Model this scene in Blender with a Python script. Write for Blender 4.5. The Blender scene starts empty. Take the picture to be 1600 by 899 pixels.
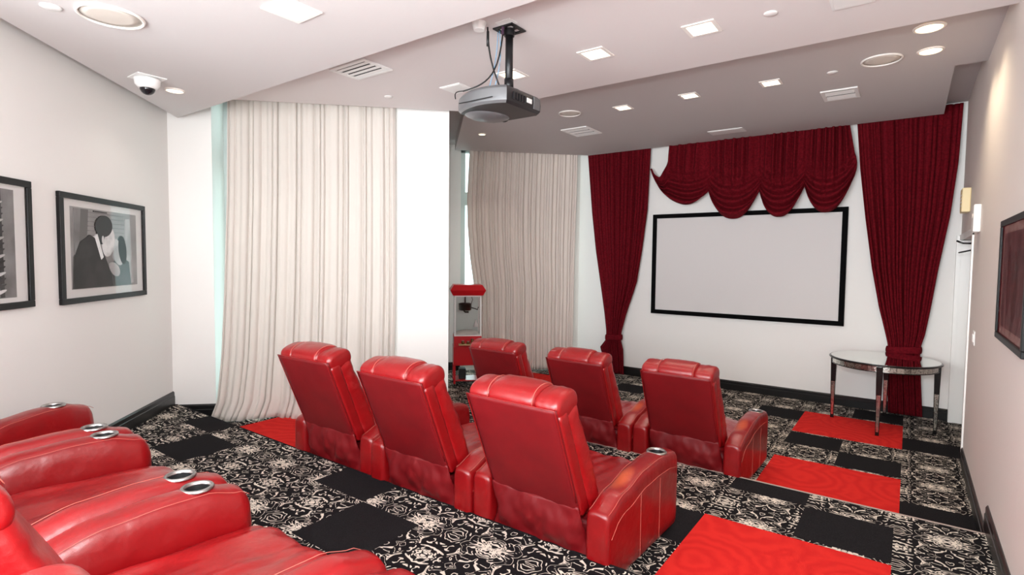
import bpy, bmesh, math, random
from mathutils import Vector, Matrix, noise
random.seed(7)
SC = bpy.context.scene
COL = SC.collection
PI = math.pi
S2 = math.sqrt(.5)
def P(a, d, z=0.0):
    """plan frame of the 45 degree walls: a along the window walls, d away along the left wall"""
    return Vector((S2*(a-d), S2*(a+d), z))

# ---------------------------------------------------------------- camera
cam_d = bpy.data.cameras.new('camera'); cam = bpy.data.objects.new('camera', cam_d); COL.objects.link(cam)
rt = Vector((0.80688394, 0.59061926, 0.01035336)); dn = Vector((0.03882326, -0.03553364, -0.9986141)); fw = Vector((-0.58943283, 0.80616763, -0.05160129))
cam.matrix_world = Matrix(((rt.x, -dn.x, -fw.x, 0), (rt.y, -dn.y, -fw.y, 0), (rt.z, -dn.z, -fw.z, 1.84), (0, 0, 0, 1)))
cam_d.sensor_width = 36; cam_d.lens = 849.46/1600*36; cam_d.clip_start = .02
SC.camera = cam
# ---------------------------------------------------------------- world, light, exposure
SC.view_settings.view_transform = 'Standard'; SC.view_settings.look = 'None'
SC.view_settings.exposure = 0.10; SC.view_settings.gamma = 1.0; SC.view_settings.use_curve_mapping = False
W = bpy.data.worlds.new('world'); SC.world = W; W.use_nodes = True
W.node_tree.nodes['Background'].inputs[0].default_value = (.88, .98, 1.0, 1)
W.node_tree.nodes['Background'].inputs[1].default_value = 3.2
def light(name, kind, loc, energy, color=(1, 1, 1), rot=None, **kw):
    d = bpy.data.lights.new(name, kind); d.energy = energy; d.color = color
    for k, v in kw.items(): setattr(d, k, v)
    o = bpy.data.objects.new(name, d); COL.objects.link(o); o.location = loc
    if rot: o.rotation_euler = rot
    return o
# added soft fill light behind the camera, with no window built there
light('rear_fill', 'AREA', (-1.6, -2.3, 1.75), 460, (.885, .965, 1.0), (PI/2, 0, 0), shape='RECTANGLE', size=3.8, size_y=2.3)
# the photographer's flash, just above the camera
light('camera_flash', 'POINT', (0.0, -0.08, 2.2), 218, (.90, .965, 1.0), shadow_soft_size=.045)

# ---------------------------------------------------------------- material helpers
def lin(c):
    return tuple(((v/255)/12.92 if v/255 <= .04045 else ((v/255+.055)/1.055)**2.4) for v in c)+(1,)
def mat(name, col, rough=.6, metal=0, spec=.5, coat=0, sheen=0, bump=None, emit=None, emit_s=0, trans=0, var=None, rvar=0):
    m = bpy.data.materials.new(name); m.use_nodes = True; nt = m.node_tree; b = nt.nodes['Principled BSDF']
    c = lin(col)
    b.inputs['Base Color'].default_value = c; b.inputs['Roughness'].default_value = rough; b.inputs['Metallic'].default_value = metal
    b.inputs['Specular IOR Level'].default_value = spec; b.inputs['Coat Weight'].default_value = coat; b.inputs['Sheen Weight'].default_value = sheen
    if trans: b.inputs['Transmission Weight'].default_value = trans
    if emit: b.inputs['Emission Color'].default_value = lin(emit); b.inputs['Emission Strength'].default_value = emit_s
    tc = nt.nodes.new('ShaderNodeTexCoord')
    if bump:
        prev = None
        for (sc, st, det) in bump:
            n = nt.nodes.new('ShaderNodeTexNoise'); n.inputs['Scale'].default_value = sc; n.inputs['Detail'].default_value = det
            nt.links.new(tc.outputs['Object'], n.inputs['Vector'])
            bp = nt.nodes.new('ShaderNodeBump'); bp.inputs['Strength'].default_value = st; bp.inputs['Distance'].default_value = .01 if sc > 20 else .03
            nt.links.new(n.outputs['Fac'], bp.inputs['Height'])
            if prev: nt.links.new(prev.outputs['Normal'], bp.inputs['Normal'])
            prev = bp
        nt.links.new(prev.outputs['Normal'], b.inputs['Normal'])
    if var:
        sc, c2, lo, hi = var
        n = nt.nodes.new('ShaderNodeTexNoise'); n.inputs['Scale'].default_value = sc; n.inputs['Detail'].default_value = 4
        nt.links.new(tc.outputs['Object'], n.inputs['Vector'])
        mr = nt.nodes.new('ShaderNodeMapRange'); mr.inputs[1].default_value = lo; mr.inputs[2].default_value = hi
        nt.links.new(n.outputs['Fac'], mr.inputs[0])
        mx = nt.nodes.new('ShaderNodeMix'); mx.data_type = 'RGBA'; mx.inputs[6].default_value = c; mx.inputs[7].default_value = lin(c2)
        nt.links.new(mr.outputs[0], mx.inputs[0]); nt.links.new(mx.outputs[2], b.inputs['Base Color'])
    return m
M_WALL = mat('white_paint', (238, 235, 232), .75, spec=.25, bump=[(60, .03, 3)])
M_WALLR = mat('right_wall_paint', (228, 217, 211), .6, spec=.3, bump=[(9, .08, 4), (90, .04, 2)])
M_CEILA = mat('ceiling_paint_dimmed', (212, 206, 205), .8, spec=.2, bump=[(45, .02, 3)])  # same ceiling paint, colour darkened to offset the strong light near the flash
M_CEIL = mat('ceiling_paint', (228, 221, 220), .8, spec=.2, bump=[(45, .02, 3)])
M_CEILC = mat('ceiling_paint_shaded', (200, 194, 193), .8, spec=.2, bump=[(45, .03, 3)])  # same ceiling paint, with the dimmer light at the front put into its colour
M_FRAME = mat('black_frame_paint', (13, 12, 13), .45, spec=.25)
M_BASE = mat('black_gloss_paint', (22, 21, 22), .28, spec=.5)
M_TRIMW = mat('white_trim_paint', (240, 238, 235), .35)
M_BLACKC = mat('black_carpet', (24, 22, 24), .95, spec=.1, bump=[(350, .5, 2)], var=(260, (44, 41, 43), .45, .75))
M_WHITE = mat('white_plastic', (238, 236, 234), .35)
M_GRILLE = mat('speaker_grille_cloth', (222, 212, 202), .7, bump=[(700, .4, 1)])
M_DARK = mat('vent_dark', (64, 56, 52), .9)
M_STEEL = mat('brushed_steel', (178, 176, 174), .34, metal=1)
M_CUPIN = mat('cup_liner', (140, 140, 142), .3, metal=1)
M_CUPDK = mat('cup_bottom', (45, 40, 38), .6)
M_LEATH = mat('red_leather', (134, 8, 13), .31, spec=.6, coat=.15, bump=[(420, .10, 2), (9, .22, 3)], var=(7, (134, 6, 12), .35, .7))
M_LEATHS = mat('red_seat_leather', (152, 12, 17), .30, spec=.6, coat=.15, bump=[(420, .10, 2), (6, .5, 4)], var=(6, (132, 6, 12), .35, .7))
M_VINYL = mat('dark_red_vinyl', (112, 5, 13), .5, spec=.4, bump=[(500, .12, 2), (3.5, .18, 3)], var=(5, (98, 3, 10), .35, .7))
def worn_arm():
    m = mat('worn_arm_leather', (134, 8, 13), .31, spec=.6, coat=.15, bump=[(420, .10, 2), (9, .22, 3)], var=(7, (122, 6, 11), .35, .7))
    nt = m.node_tree; b = nt.nodes['Principled BSDF']; prev = b.inputs['Base Color'].links[0].from_socket
    tc = nt.nodes.new('ShaderNodeTexCoord'); sp = nt.nodes.new('ShaderNodeSeparateXYZ'); nt.links.new(tc.outputs['Object'], sp.inputs[0])
    def sq(sock, c, w):
        n = nt.nodes.new('ShaderNodeMath'); n.operation = 'SUBTRACT'; nt.links.new(sock, n.inputs[0]); n.inputs[1].default_value = c
        d = nt.nodes.new('ShaderNodeMath'); d.operation = 'DIVIDE'; nt.links.new(n.outputs[0], d.inputs[0]); d.inputs[1].default_value = w
        p = nt.nodes.new('ShaderNodeMath'); p.operation = 'MULTIPLY'; nt.links.new(d.outputs[0], p.inputs[0]); nt.links.new(d.outputs[0], p.inputs[1]); return p.outputs[0]
    a1 = nt.nodes.new('ShaderNodeMath'); a1.operation = 'ADD'; nt.links.new(sq(sp.outputs[0], .375, .05), a1.inputs[0]); nt.links.new(sq(sp.outputs[1], .27, .13), a1.inputs[1])
    n = nt.nodes.new('ShaderNodeTexNoise'); n.inputs['Scale'].default_value = 18; nt.links.new(tc.outputs['Object'], n.inputs['Vector'])
    a2 = nt.nodes.new('ShaderNodeMath'); a2.operation = 'ADD'; nt.links.new(a1.outputs[0], a2.inputs[0]); nt.links.new(n.outputs['Fac'], a2.inputs[1])
    r = nt.nodes.new('ShaderNodeMapRange'); nt.links.new(a2.outputs[0], r.inputs[0]); r.inputs[1].default_value = .5; r.inputs[2].default_value = 1.5; r.inputs[3].default_value = .6; r.inputs[4].default_value = 0
    mx = nt.nodes.new('ShaderNodeMix'); mx.data_type = 'RGBA'; nt.links.new(r.outputs[0], mx.inputs[0]); nt.links.new(prev, mx.inputs[6]); mx.inputs[7].default_value = lin((198, 88, 44))
    nt.links.new(mx.outputs[2], b.inputs['Base Color']); return m
M_ARM = worn_arm()
M_STITCH = mat('pale_stitching', (188, 98, 86), .7)
M_FEET = mat('black_plastic', (18, 17, 18), .45)
M_BLKMET = mat('black_metal', (30, 29, 31), .4, metal=.3)
M_DRAPE = mat('wine_red_drapery', (106, 15, 26), .9, spec=.08, bump=[(120, .2, 3)], var=(40, (86, 9, 19), .4, .65))
M_SCREEN = mat('screen_cloth', (216, 211, 210), .8, spec=.1, bump=[(900, .12, 1)])
M_VELVET = mat('black_velvet', (9, 9, 10), .95, spec=.1)
M_GLASSWIN = mat('window_glass', (225, 250, 248), .02, trans=1.0, spec=.5)
M_GLASSWIN.node_tree.nodes['Principled BSDF'].inputs['IOR'].default_value = 1.02
M_PGLASS = mat('picture_glass', (255, 255, 255), .03, trans=1.0)
M_PGLASS.node_tree.nodes['Principled BSDF'].inputs['IOR'].default_value = 1.12
M_ALU = mat('window_metal', (196, 204, 202), .5)
M_LAMP = mat('lamp_lens_white', (255, 240, 215), .5, emit=(255, 236, 205), emit_s=2.6)
M_LAMPW = mat('lamp_lens_warm', (255, 235, 195), .5, emit=(255, 222, 160), emit_s=5.0)
M_LRING = mat('lamp_trim', (244, 238, 232), .4)
M_POPRED = mat('popcorn_red_enamel', (196, 16, 28), .3)
M_MIRROR = mat('mirror_glass', (225, 228, 224), .04, metal=1)
M_MIRROR2 = mat('antique_mirror_glass', (225, 225, 218), .16, metal=1, bump=[(120, .15, 2)], var=(60, (150, 146, 140), .5, .65))
M_TBLK = mat('black_lacquer_edge', (20, 16, 16), .2)
M_CREAM = mat('cream_plastic', (236, 216, 170), .5)

def curtain_mat(name, col, tr):
    m = mat(name, col, .85, spec=.1, sheen=.1, bump=[(300, .08, 2)])
    nt = m.node_tree; b = nt.nodes['Principled BSDF']; out = nt.nodes['Material Output']
    t = nt.nodes.new('ShaderNodeBsdfTranslucent'); t.inputs[0].default_value = lin(col)
    mx = nt.nodes.new('ShaderNodeMixShader'); mx.inputs[0].default_value = tr
    nt.links.new(b.outputs[0], mx.inputs[1]); nt.links.new(t.outputs[0], mx.inputs[2]); nt.links.new(mx.outputs[0], out.inputs[0])
    return m
M_CURT = curtain_mat('ivory_curtain_cloth', (228, 219, 212), .22)
M_CURT2 = curtain_mat('grey_curtain_cloth', (236, 224, 216), .12)

def nmath(nt, op, a, b=None, c=None):
    n = nt.nodes.new('ShaderNodeMath'); n.operation = op
    for i, v in enumerate((a, b, c)):
        if v is None: continue
        if hasattr(v, 'links'): nt.links.new(v, n.inputs[i])
        else: n.inputs[i].default_value = v
    return n.outputs[0]
def damask():
    m = mat('damask_carpet', (20, 18, 20), .95, spec=.1, bump=[(350, .5, 2)])
    nt = m.node_tree; b = nt.nodes['Principled BSDF']
    tc = nt.nodes.new('ShaderNodeTexCoord'); sp = nt.nodes.new('ShaderNodeSeparateXYZ'); nt.links.new(tc.outputs['Object'], sp.inputs[0])
    T = .245
    fx = nmath(nt, 'PINGPONG', sp.outputs[0], T); fy = nmath(nt, 'PINGPONG', nmath(nt, 'ADD', sp.outputs[1], .02), T)
    cb = nt.nodes.new('ShaderNodeCombineXYZ'); nt.links.new(fx, cb.inputs[0]); nt.links.new(fy, cb.inputs[1])
    # small wobble so that the mirrored repeats are not perfect
    nw = nt.nodes.new('ShaderNodeTexNoise'); nw.inputs['Scale'].default_value = 9; nt.links.new(tc.outputs['Object'], nw.inputs['Vector'])
    va = nt.nodes.new('ShaderNodeVectorMath'); va.operation = 'MULTIPLY_ADD'
    nt.links.new(nw.outputs['Color'], va.inputs[0]); va.inputs[1].default_value = (.035, .035, 0); nt.links.new(cb.outputs[0], va.inputs[2])
    n = nt.nodes.new('ShaderNodeTexNoise'); n.inputs['Scale'].default_value = 9; n.inputs['Detail'].default_value = .9; n.inputs['Distortion'].default_value = 1.6
    nt.links.new(va.outputs[0], n.inputs['Vector'])
    ring = nmath(nt, 'ABSOLUTE', nmath(nt, 'SUBTRACT', nmath(nt, 'FRACT', nmath(nt, 'MULTIPLY', n.outputs['Fac'], 7.5)), .5))
    n2 = nt.nodes.new('ShaderNodeTexNoise'); n2.inputs['Scale'].default_value = 24; n2.inputs['Detail'].default_value = .5
    nt.links.new(va.outputs[0], n2.inputs['Vector'])
    # medallion centres grow thicker strokes
    dx = nmath(nt, 'SUBTRACT', fx, T); dist = nmath(nt, 'SQRT', nmath(nt, 'ADD', nmath(nt, 'MULTIPLY', fx, fx), nmath(nt, 'MULTIPLY', fy, fy)))
    dist2 = nmath(nt, 'SQRT', nmath(nt, 'ADD', nmath(nt, 'MULTIPLY', dx, dx), nmath(nt, 'MULTIPLY', nmath(nt, 'SUBTRACT', fy, T), nmath(nt, 'SUBTRACT', fy, T))))
    dm = nmath(nt, 'MINIMUM', dist, dist2)
    med = nt.nodes.new('ShaderNodeMapRange'); nt.links.new(dm, med.inputs[0])
    for i, v in ((1, .045), (2, .10), (3, .40), (4, .105)): med.inputs[i].default_value = v
    s = nt.nodes.new('ShaderNodeMapRange'); nt.links.new(nmath(nt, 'SUBTRACT', med.outputs[0], ring), s.inputs[0]); s.inputs[1].default_value = -.02; s.inputs[2].default_value = .03
    br = nt.nodes.new('ShaderNodeMapRange'); nt.links.new(n2.outputs['Fac'], br.inputs[0]); br.inputs[1].default_value = .38; br.inputs[2].default_value = .41
    w = nmath(nt, 'MULTIPLY', s.outputs[0], br.outputs[0])
    mx = nt.nodes.new('ShaderNodeMix'); mx.data_type = 'RGBA'; mx.inputs[6].default_value = lin((24, 21, 23)); mx.inputs[7].default_value = lin((224, 212, 198))
    nt.links.new(w, mx.inputs[0]); nt.links.new(mx.outputs[2], b.inputs['Base Color'])
    return m
M_DAMASK = damask()
def rosered():
    m = mat('red_rose_carpet', (190, 18, 20), .95, spec=.1, bump=[(350, .5, 2)])
    nt = m.node_tree; b = nt.nodes['Principled BSDF']; tc = nt.nodes.new('ShaderNodeTexCoord')
    v = nt.nodes.new('ShaderNodeTexVoronoi'); v.inputs['Scale'].default_value = 1.7; nt.links.new(tc.outputs['Object'], v.inputs['Vector'])
    n = nt.nodes.new('ShaderNodeTexNoise'); n.inputs['Scale'].default_value = 7; nt.links.new(tc.outputs['Object'], n.inputs['Vector'])
    s = nmath(nt, 'SINE', nmath(nt, 'ADD', nmath(nt, 'MULTIPLY', v.outputs['Distance'], 44), nmath(nt, 'MULTIPLY', n.outputs['Fac'], 9)))
    r = nt.nodes.new('ShaderNodeMapRange'); nt.links.new(s, r.inputs[0]); r.inputs[1].default_value = -.9; r.inputs[2].default_value = 1.0; r.inputs[4].default_value = .7
    mx = nt.nodes.new('ShaderNodeMix'); mx.data_type = 'RGBA'; mx.inputs[6].default_value = lin((216, 44, 38)); mx.inputs[7].default_value = lin((200, 32, 32))
    nt.links.new(r.outputs[0], mx.inputs[0]); nt.links.new(mx.outputs[2], b.inputs['Base Color'])
    return m
M_RED = rosered()

# ---------------------------------------------------------------- object helpers
def tag(o, label=None, cat=None, group=None, kind=None):
    if label: o['label'] = label
    if cat: o['category'] = cat
    if group: o['group'] = group
    if kind: o['kind'] = kind
    return o
def thing(name, label, cat, loc=(0, 0, 0), rz=0, group=None):
    o = bpy.data.objects.new(name, None); COL.objects.link(o); o.empty_display_size = .1
    o.location = loc; o.rotation_euler = (0, 0, rz)
    return tag(o, label, cat, group)
def obj(name, bm, m, parent=None, smooth=False, mods=None):
    me = bpy.data.meshes.new(name); bmesh.ops.recalc_face_normals(bm, faces=bm.faces[:]); bm.to_mesh(me); bm.free()
    for mm in (m if isinstance(m, (list, tuple)) else [m]): me.materials.append(mm)
    if smooth:
        for p in me.polygons: p.use_smooth = True
    o = bpy.data.objects.new(name, me); COL.objects.link(o)
    if parent: o.parent = parent
    return o
def autosmooth(o, ang=40):
    me = o.data
    bm = bmesh.new(); bm.from_mesh(me)
    for f in bm.faces: f.smooth = True
    for e in bm.edges:
        if len(e.link_faces) == 2 and e.calc_face_angle(0) > math.radians(ang): e.smooth = False
    bm.to_mesh(me); bm.free(); return o
def bx(bm, x0, x1, y0, y1, z0, z1, mi=0, M=None, bev=0):
    r = bmesh.ops.create_cube(bm, size=1)
    vs = r['verts']
    for v in vs: v.co = Vector(((x0+x1)/2+v.co.x*(x1-x0), (y0+y1)/2+v.co.y*(y1-y0), (z0+z1)/2+v.co.z*(z1-z0)))
    fs = list({f for v in vs for f in v.link_faces})
    for f in fs: f.material_index = mi
    if bev:
        es = list({e for v in vs for e in v.link_edges})
        rr = bmesh.ops.bevel(bm, geom=es, offset=bev, segments=2, affect='EDGES', profile=.5)
        vs = list({v for f in rr['faces'] for v in f.verts} | {v for v in vs if v.is_valid})
    if M is not None:
        for v in vs: v.co = M @ v.co
    return vs
def box(name, x0, x1, y0, y1, z0, z1, m, parent=None, bev=0):
    bm = bmesh.new(); bx(bm, x0, x1, y0, y1, z0, z1, bev=bev); return obj(name, bm, m, parent)
def prism(bm, pts, z0, z1, mi=0):
    a = [bm.verts.new((p[0], p[1], z0)) for p in pts]; b = [bm.verts.new((p[0], p[1], z1)) for p in pts]
    fs = [bm.faces.new(a[::-1]), bm.faces.new(b)]
    n = len(pts)
    for i in range(n): fs.append(bm.faces.new((a[i], a[(i+1) % n], b[(i+1) % n], b[i])))
    for f in fs: f.material_index = mi
def cyl(bm, c, r, z0, z1, n=24, mi=0, r2=None):
    r2 = r if r2 is None else r2
    a = [bm.verts.new((c[0]+r*math.cos(2*PI*i/n), c[1]+r*math.sin(2*PI*i/n), z0)) for i in range(n)]
    b = [bm.verts.new((c[0]+r2*math.cos(2*PI*i/n), c[1]+r2*math.sin(2*PI*i/n), z1)) for i in range(n)]
    fs = [bm.faces.new(a[::-1]), bm.faces.new(b)]+[bm.faces.new((a[i], a[(i+1) % n], b[(i+1) % n], b[i])) for i in range(n)]
    for f in fs: f.material_index = mi
def lathe(bm, c, prof, n=32, mi=0, close=True):
    rings = []
    for r, z in prof: rings.append([bm.verts.new((c[0]+r*math.cos(2*PI*i/n), c[1]+r*math.sin(2*PI*i/n), c[2]+z)) for i in range(n)])
    for A, B in zip(rings, rings[1:]):
        for i in range(n):
            f = bm.faces.new((A[i], A[(i+1) % n], B[(i+1) % n], B[i])); f.material_index = mi
    if close:
        bm.faces.new(rings[0][::-1]); bm.faces.new(rings[-1])
def tube(bm, pts, r, n=8, closed=False):
    pts = [Vector(p) for p in pts]; rings = []; N = len(pts)
    for i, p in enumerate(pts):
        if closed: t = pts[(i+1) % N]-pts[i-1]
        else: t = pts[min(i+1, N-1)]-pts[max(i-1, 0)]
        t.normalize(); u = t.cross(Vector((0, 0, 1)))
        if u.length < .1: u = t.cross(Vector((1, 0, 0)))
        u.normalize(); v = t.cross(u)
        rings.append([bm.verts.new(p+u*r*math.cos(2*PI*k/n)+v*r*math.sin(2*PI*k/n)) for k in range(n)])
    for i in range(N if closed else N-1):
        A = rings[i]; B = rings[(i+1) % N]
        for k in range(n): bm.faces.new((A[k], A[(k+1) % n], B[(k+1) % n], B[k]))
    if not closed: bm.faces.new(rings[0][::-1]); bm.faces.new(rings[-1])
def sring(a, b, n, N=40):
    out = []
    for k in range(N):
        t = 2*PI*k/N; c, s = math.cos(t), math.sin(t)
        # even spacing on a superellipse: scale the direction vector
        q = (abs(c)**n+abs(s)**n)**(-1/n)
        out.append((a*c*q, b*s*q))
    return out
def loft(bm, stations, N=40, cap=True):
    """stations: (centre, u axis, v axis, half u, half v, exponent)"""
    rings = []
    for c, u, v, a, b, n in stations:
        c = Vector(c); u = Vector(u); v = Vector(v)
        rings.append([bm.verts.new(c+u*p+v*q) for p, q in sring(a, b, n, N)])
    for A, B in zip(rings, rings[1:]):
        for i in range(N): bm.faces.new((A[i], A[(i+1) % N], B[(i+1) % N], B[i]))
    if cap: bm.faces.new(rings[0][::-1]); bm.faces.new(rings[-1])
def rounded_loft(bm, fn, L, rnd, steps=14, N=40, endscale=.0):
    """fn(t in metres 0..L) -> (centre,u,v,a,b,n); ends rounded by radius rnd"""
    st = []
    ts = [(rnd*(1-math.cos(PI/2*k/5)), math.sin(PI/2*k/5)) for k in range(0, 6)]
    for t, s in ts:
        c, u, v, a, b, n = fn(t); st.append((c, u, v, max(a-rnd*(1-s), .002), max(b-rnd*(1-s), .002), n))
    for k in range(1, steps): st.append(fn(rnd+(L-2*rnd)*k/steps))
    for t, s in ts[::-1]:
        c, u, v, a, b, n = fn(L-t); st.append((c, u, v, max(a-rnd*(1-s), .002), max(b-rnd*(1-s), .002), n))
    loft(bm, st, N)
def lerp(keys, t):
    if t <= keys[0][0]: return keys[0][1:]
    for k0, k1 in zip(keys, keys[1:]):
        if t <= k1[0]:
            f = (t-k0[0])/(k1[0]-k0[0]); return tuple(a+(b-a)*f for a, b in zip(k0[1:], k1[1:]))
    return keys[-1][1:]
def slerp(keys, t):
    if t <= keys[0][0]: return keys[0][1:]
    for k0, k1 in zip(keys, keys[1:]):
        if t <= k1[0]:
            f = (t-k0[0])/(k1[0]-k0[0]); f = f*f*(3-2*f); return tuple(a+(b-a)*f for a, b in zip(k0[1:], k1[1:]))
    return keys[-1][1:]
def struct(o): o['kind'] = 'structure'; return o

# ================================================================ SETTING
H1, H2 = .16, .32           # platform levels
ZA, ZB, ZC, ZT = 3.20, 3.385, 3.545, 3.69
XR = .46; YF = 8.12; YB1 = 4.42; YB2 = 2.43
AL = -2.575; DP = 5.97; DW1 = 6.28; DW2 = 8.95; DROP_D = 2.6
# ---- floor, three levels, carpet tiles as face materials
def carpet_level(bm, x0, x1, y0, y1, z, tiles):
    xs = sorted({x0, x1}|{min(max(t[k], x0), x1) for t in tiles for k in (0, 1)})
    ys = sorted({y0, y1}|{min(max(t[k], y0), y1) for t in tiles for k in (2, 3)})
    g = {}
    def V(i, j):
        if (i, j) not in g: g[i, j] = bm.verts.new((xs[i], ys[j], z))
        return g[i, j]
    for i in range(len(xs)-1):
        for j in range(len(ys)-1):
            if xs[i+1]-xs[i] < 1e-6 or ys[j+1]-ys[j] < 1e-6: continue
            cx, cy = (xs[i]+xs[i+1])/2, (ys[j]+ys[j+1])/2
            f = bm.faces.new((V(i, j), V(i+1, j), V(i+1, j+1), V(i, j+1)))
            for t in tiles:
                if t[0] < cx < t[1] and t[2] < cy < t[3]: f.material_index = t[4]
R, B = 1, 2
t0 = [(-.98, .005, 6.56, 7.52, R), (-.98, .005, 4.66, 5.63, R), (-.98, -.49, 6.09, 6.53, B), (-.49, .005, 5.66, 6.10, B), (-.49, .005, 7.56, 8.03, B),
      (.005, .49, 6.58, 7.02, B), (.005, .49, 4.66, 5.12, B), (-1.47, -.98, 7.03, 7.5, B), (-2.94, -1.96, 7.55, 7.8, B), (-2.45, -1.96, 6.56, 7.03, B),
      (-3.43, -2.94, 7.05, 7.52, B), (-1.96, -1.47, 6.09, 6.56, B), (-5.0, -3.9, 6.3, 7.3, R), (-3.43, -2.94, 5.63, 6.1, B), (-3.92, -3.43, 6.1, 6.56, B)]
t1 = [(-1.04, -.02, 2.45, 3.63, R), (-1.03, -.52, 4.17, 4.42, B), (-.52, -.02, 3.66, 4.16, B), (-1.54, -1.04, 3.15, 3.62, B), (-5.29, -4.33, 2.45, 3.6, R),
      (-4.33, -3.85, 3.65, 4.1, B), (-2.5, -2.0, 3.65, 4.15, B), (-3.4, -2.9, 3.2, 3.65, B)]
t2 = [(-2.70, -2.2, 1.65, 2.14, B), (-3.22, -2.7, 2.14, 2.43, B), (-4.8, -4.3, 1.74, 2.18, B), (-5.34, -4.83, 2.19, 2.43, B), (-1.1, -.1, .6, 1.6, R), (-.6, -.1, 1.65, 2.14, B)]
bm = bmesh.new()
carpet_level(bm, -6.7, .62, YB1-.02, YF+.4, 0, t0)
carpet_level(bm, -6.7, XR+.02, YB2-.02, YB1, H1, t1)
carpet_level(bm, -6.7, XR+.02, -2.6, YB2, H2, t2)
def quad(bm, a, b, c, d, mi=0):
    f = bm.faces.new([bm.verts.new(p) for p in (a, b, c, d)]); f.material_index = mi
quad(bm, (-6.7, YB1, 0), (XR, YB1, 0), (XR, YB1, H1), (-6.7, YB1, H1), 2)
quad(bm, (-6.7, YB2, H1), (XR, YB2, H1), (XR, YB2, H2), (-6.7, YB2, H2), 2)
# keep the carpet inside the window walls
def split_plane(bm, n, c):
    bmesh.ops.bisect_plane(bm, geom=bm.verts[:]+bm.edges[:]+bm.faces[:], plane_co=Vector(n)*c, plane_no=n)
split_plane(bm, (-S2, S2, 0), 6.40); split_plane(bm, (-S2, S2, 0), 9.08); split_plane(bm, (S2, S2, 0), 0.0)
kill = []
for f in bm.faces:
    c = f.calc_center_median(); a_, d_ = S2*(c.x+c.y), S2*(c.y-c.x)
    if d_ > 9.08 or (d_ > 6.40 and a_ < 0): kill.append(f)
bmesh.ops.delete(bm, geom=kill, context='FACES')
me_floor = obj('floor', bm, [M_DAMASK, M_RED, M_BLACKC]); struct(me_floor)
for f in me_floor.data.polygons:
    if f.normal.z < -.5: f.flip()
M_NOSE = mat('step_nosing', (170, 150, 140), .5)
struct(box('trim_1', -4.0, XR, YB1-.012, YB1+.004, H1-.012, H1+.003, M_NOSE))
struct(box('trim_2', -5.95, XR, YB2-.008, YB2+.004, H2-.012, H2+.002, M_BLACKC))

# ---- ceiling: the true slab and three dropped plaster panels
TH = .12
bm = bmesh.new(); q2 = P(.2, 6.40); q3 = P(.2, 9.1)
prism(bm, [(-3.9, -2.7), (.75, -2.7), (.75, 8.3), (8.3-9.1/S2, 8.3), q3[:2], q2[:2], P(AL-.15, 6.40)[:2], P(AL-.15, 2.5)[:2]], ZT, ZT+.1)
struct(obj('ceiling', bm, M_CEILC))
pA = P(-2.438, 0)   # panel A free edge runs parallel to the left wall
bm = bmesh.new()
prism(bm, [(XR, -2.6), (XR, YB2), (-5.876, YB2), (-3.52, .075), (-3.52, -2.6)], ZA, ZT+.02)
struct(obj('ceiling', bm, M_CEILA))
bm = bmesh.new()
xb = lambda y, d: y-d/S2
prism(bm, [(XR, YB2), (XR, YB1), (xb(YB1, 5.80), YB1), (xb(YB2, 5.80), YB2)], ZB, ZT+.02)
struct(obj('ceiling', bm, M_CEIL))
bm = bmesh.new()
q1 = P(.42, 8.66)
prism(bm, [(XR, YB1), (XR, 6.09), (.243, 6.09), (.243, 7.96), (q1.x+(7.96-q1.y), 7.96), (q1.x, q1.y), (.42/S2-YB1, YB1)], ZC, ZT+.02)
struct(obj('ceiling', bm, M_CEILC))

# ---- walls
def wall45(bm, a0, a1, d0, d1, z0, z1, mi=0):
    prism(bm, [P(a0, d0), P(a1, d0), P(a1, d1), P(a0, d1)], z0, z1, mi)
def walls(name, fn, m):
    bm = bmesh.new(); fn(bm); return struct(obj(name, bm, m))
walls('wall_left', lambda b: wall45(b, AL-.15, AL, DROP_D-.04, DP+.02, -.05, ZT+.05), M_WALL)
cL = P(AL, DROP_D)
walls('wall_left', lambda b: bx(b, cL.x-.15, cL.x, -2.6, cL.y+.02, -.05, ZT+.05), M_WALL)
walls('wall_rear', lambda b: bx(b, cL.x-.15, .75, -2.75, -2.6, -.05, ZT+.05), M_WALL)
A1, A2 = -2.165, -.35
def wpil(b):
    wall45(b, AL-.15, A1, DP, DW1+.12, -.05, ZT+.05)
walls('wall_pilaster', wpil, M_WALL)
def wcol(b):
    wall45(b, A2, .225, DP, DW2+.15, -.05, ZT+.05)
walls('wall_column', wcol, M_WALL)
def wwin1(b):      # wall strips above and below window 1
    wall45(b, A1, A2, DW1, DW1+.12, -.05, H1+.06); wall45(b, A1, A2, DW1, DW1+.12, 3.56, ZT+.05)
walls('wall_window', wwin1, M_WALL)
def wwin2(b):
    wall45(b, .225, .53, DW2, DW2+.15, -.05, ZT+.05)
    wall45(b, .53, 2.44, DW2, DW2+.15, -.05, .08); wall45(b, .53, 2.44, DW2, DW2+.15, 3.64, ZT+.05)
    wall45(b, 2.44, 2.75, DW2, DW2+.15, -.05, ZT+.05)
walls('wall_window', wwin2, M_WALL)
xfl = YF-DW2/S2
walls('wall_front', lambda b: bx(b, xfl, .75, YF, YF+.15, -.05, ZT+.05), M_WALL)
def wright(b):
    bx(b, XR, XR+.15, -2.6, 6.52, -.05, ZT+.05)
    bx(b, XR, XR+.15, 6.52, YF, 2.12, ZT+.05)
    bx(b, XR+.15, XR+.29, 6.3, YF+.02, -.05, ZT+.05)
walls('wall_right', wright, M_WALLR)
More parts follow.
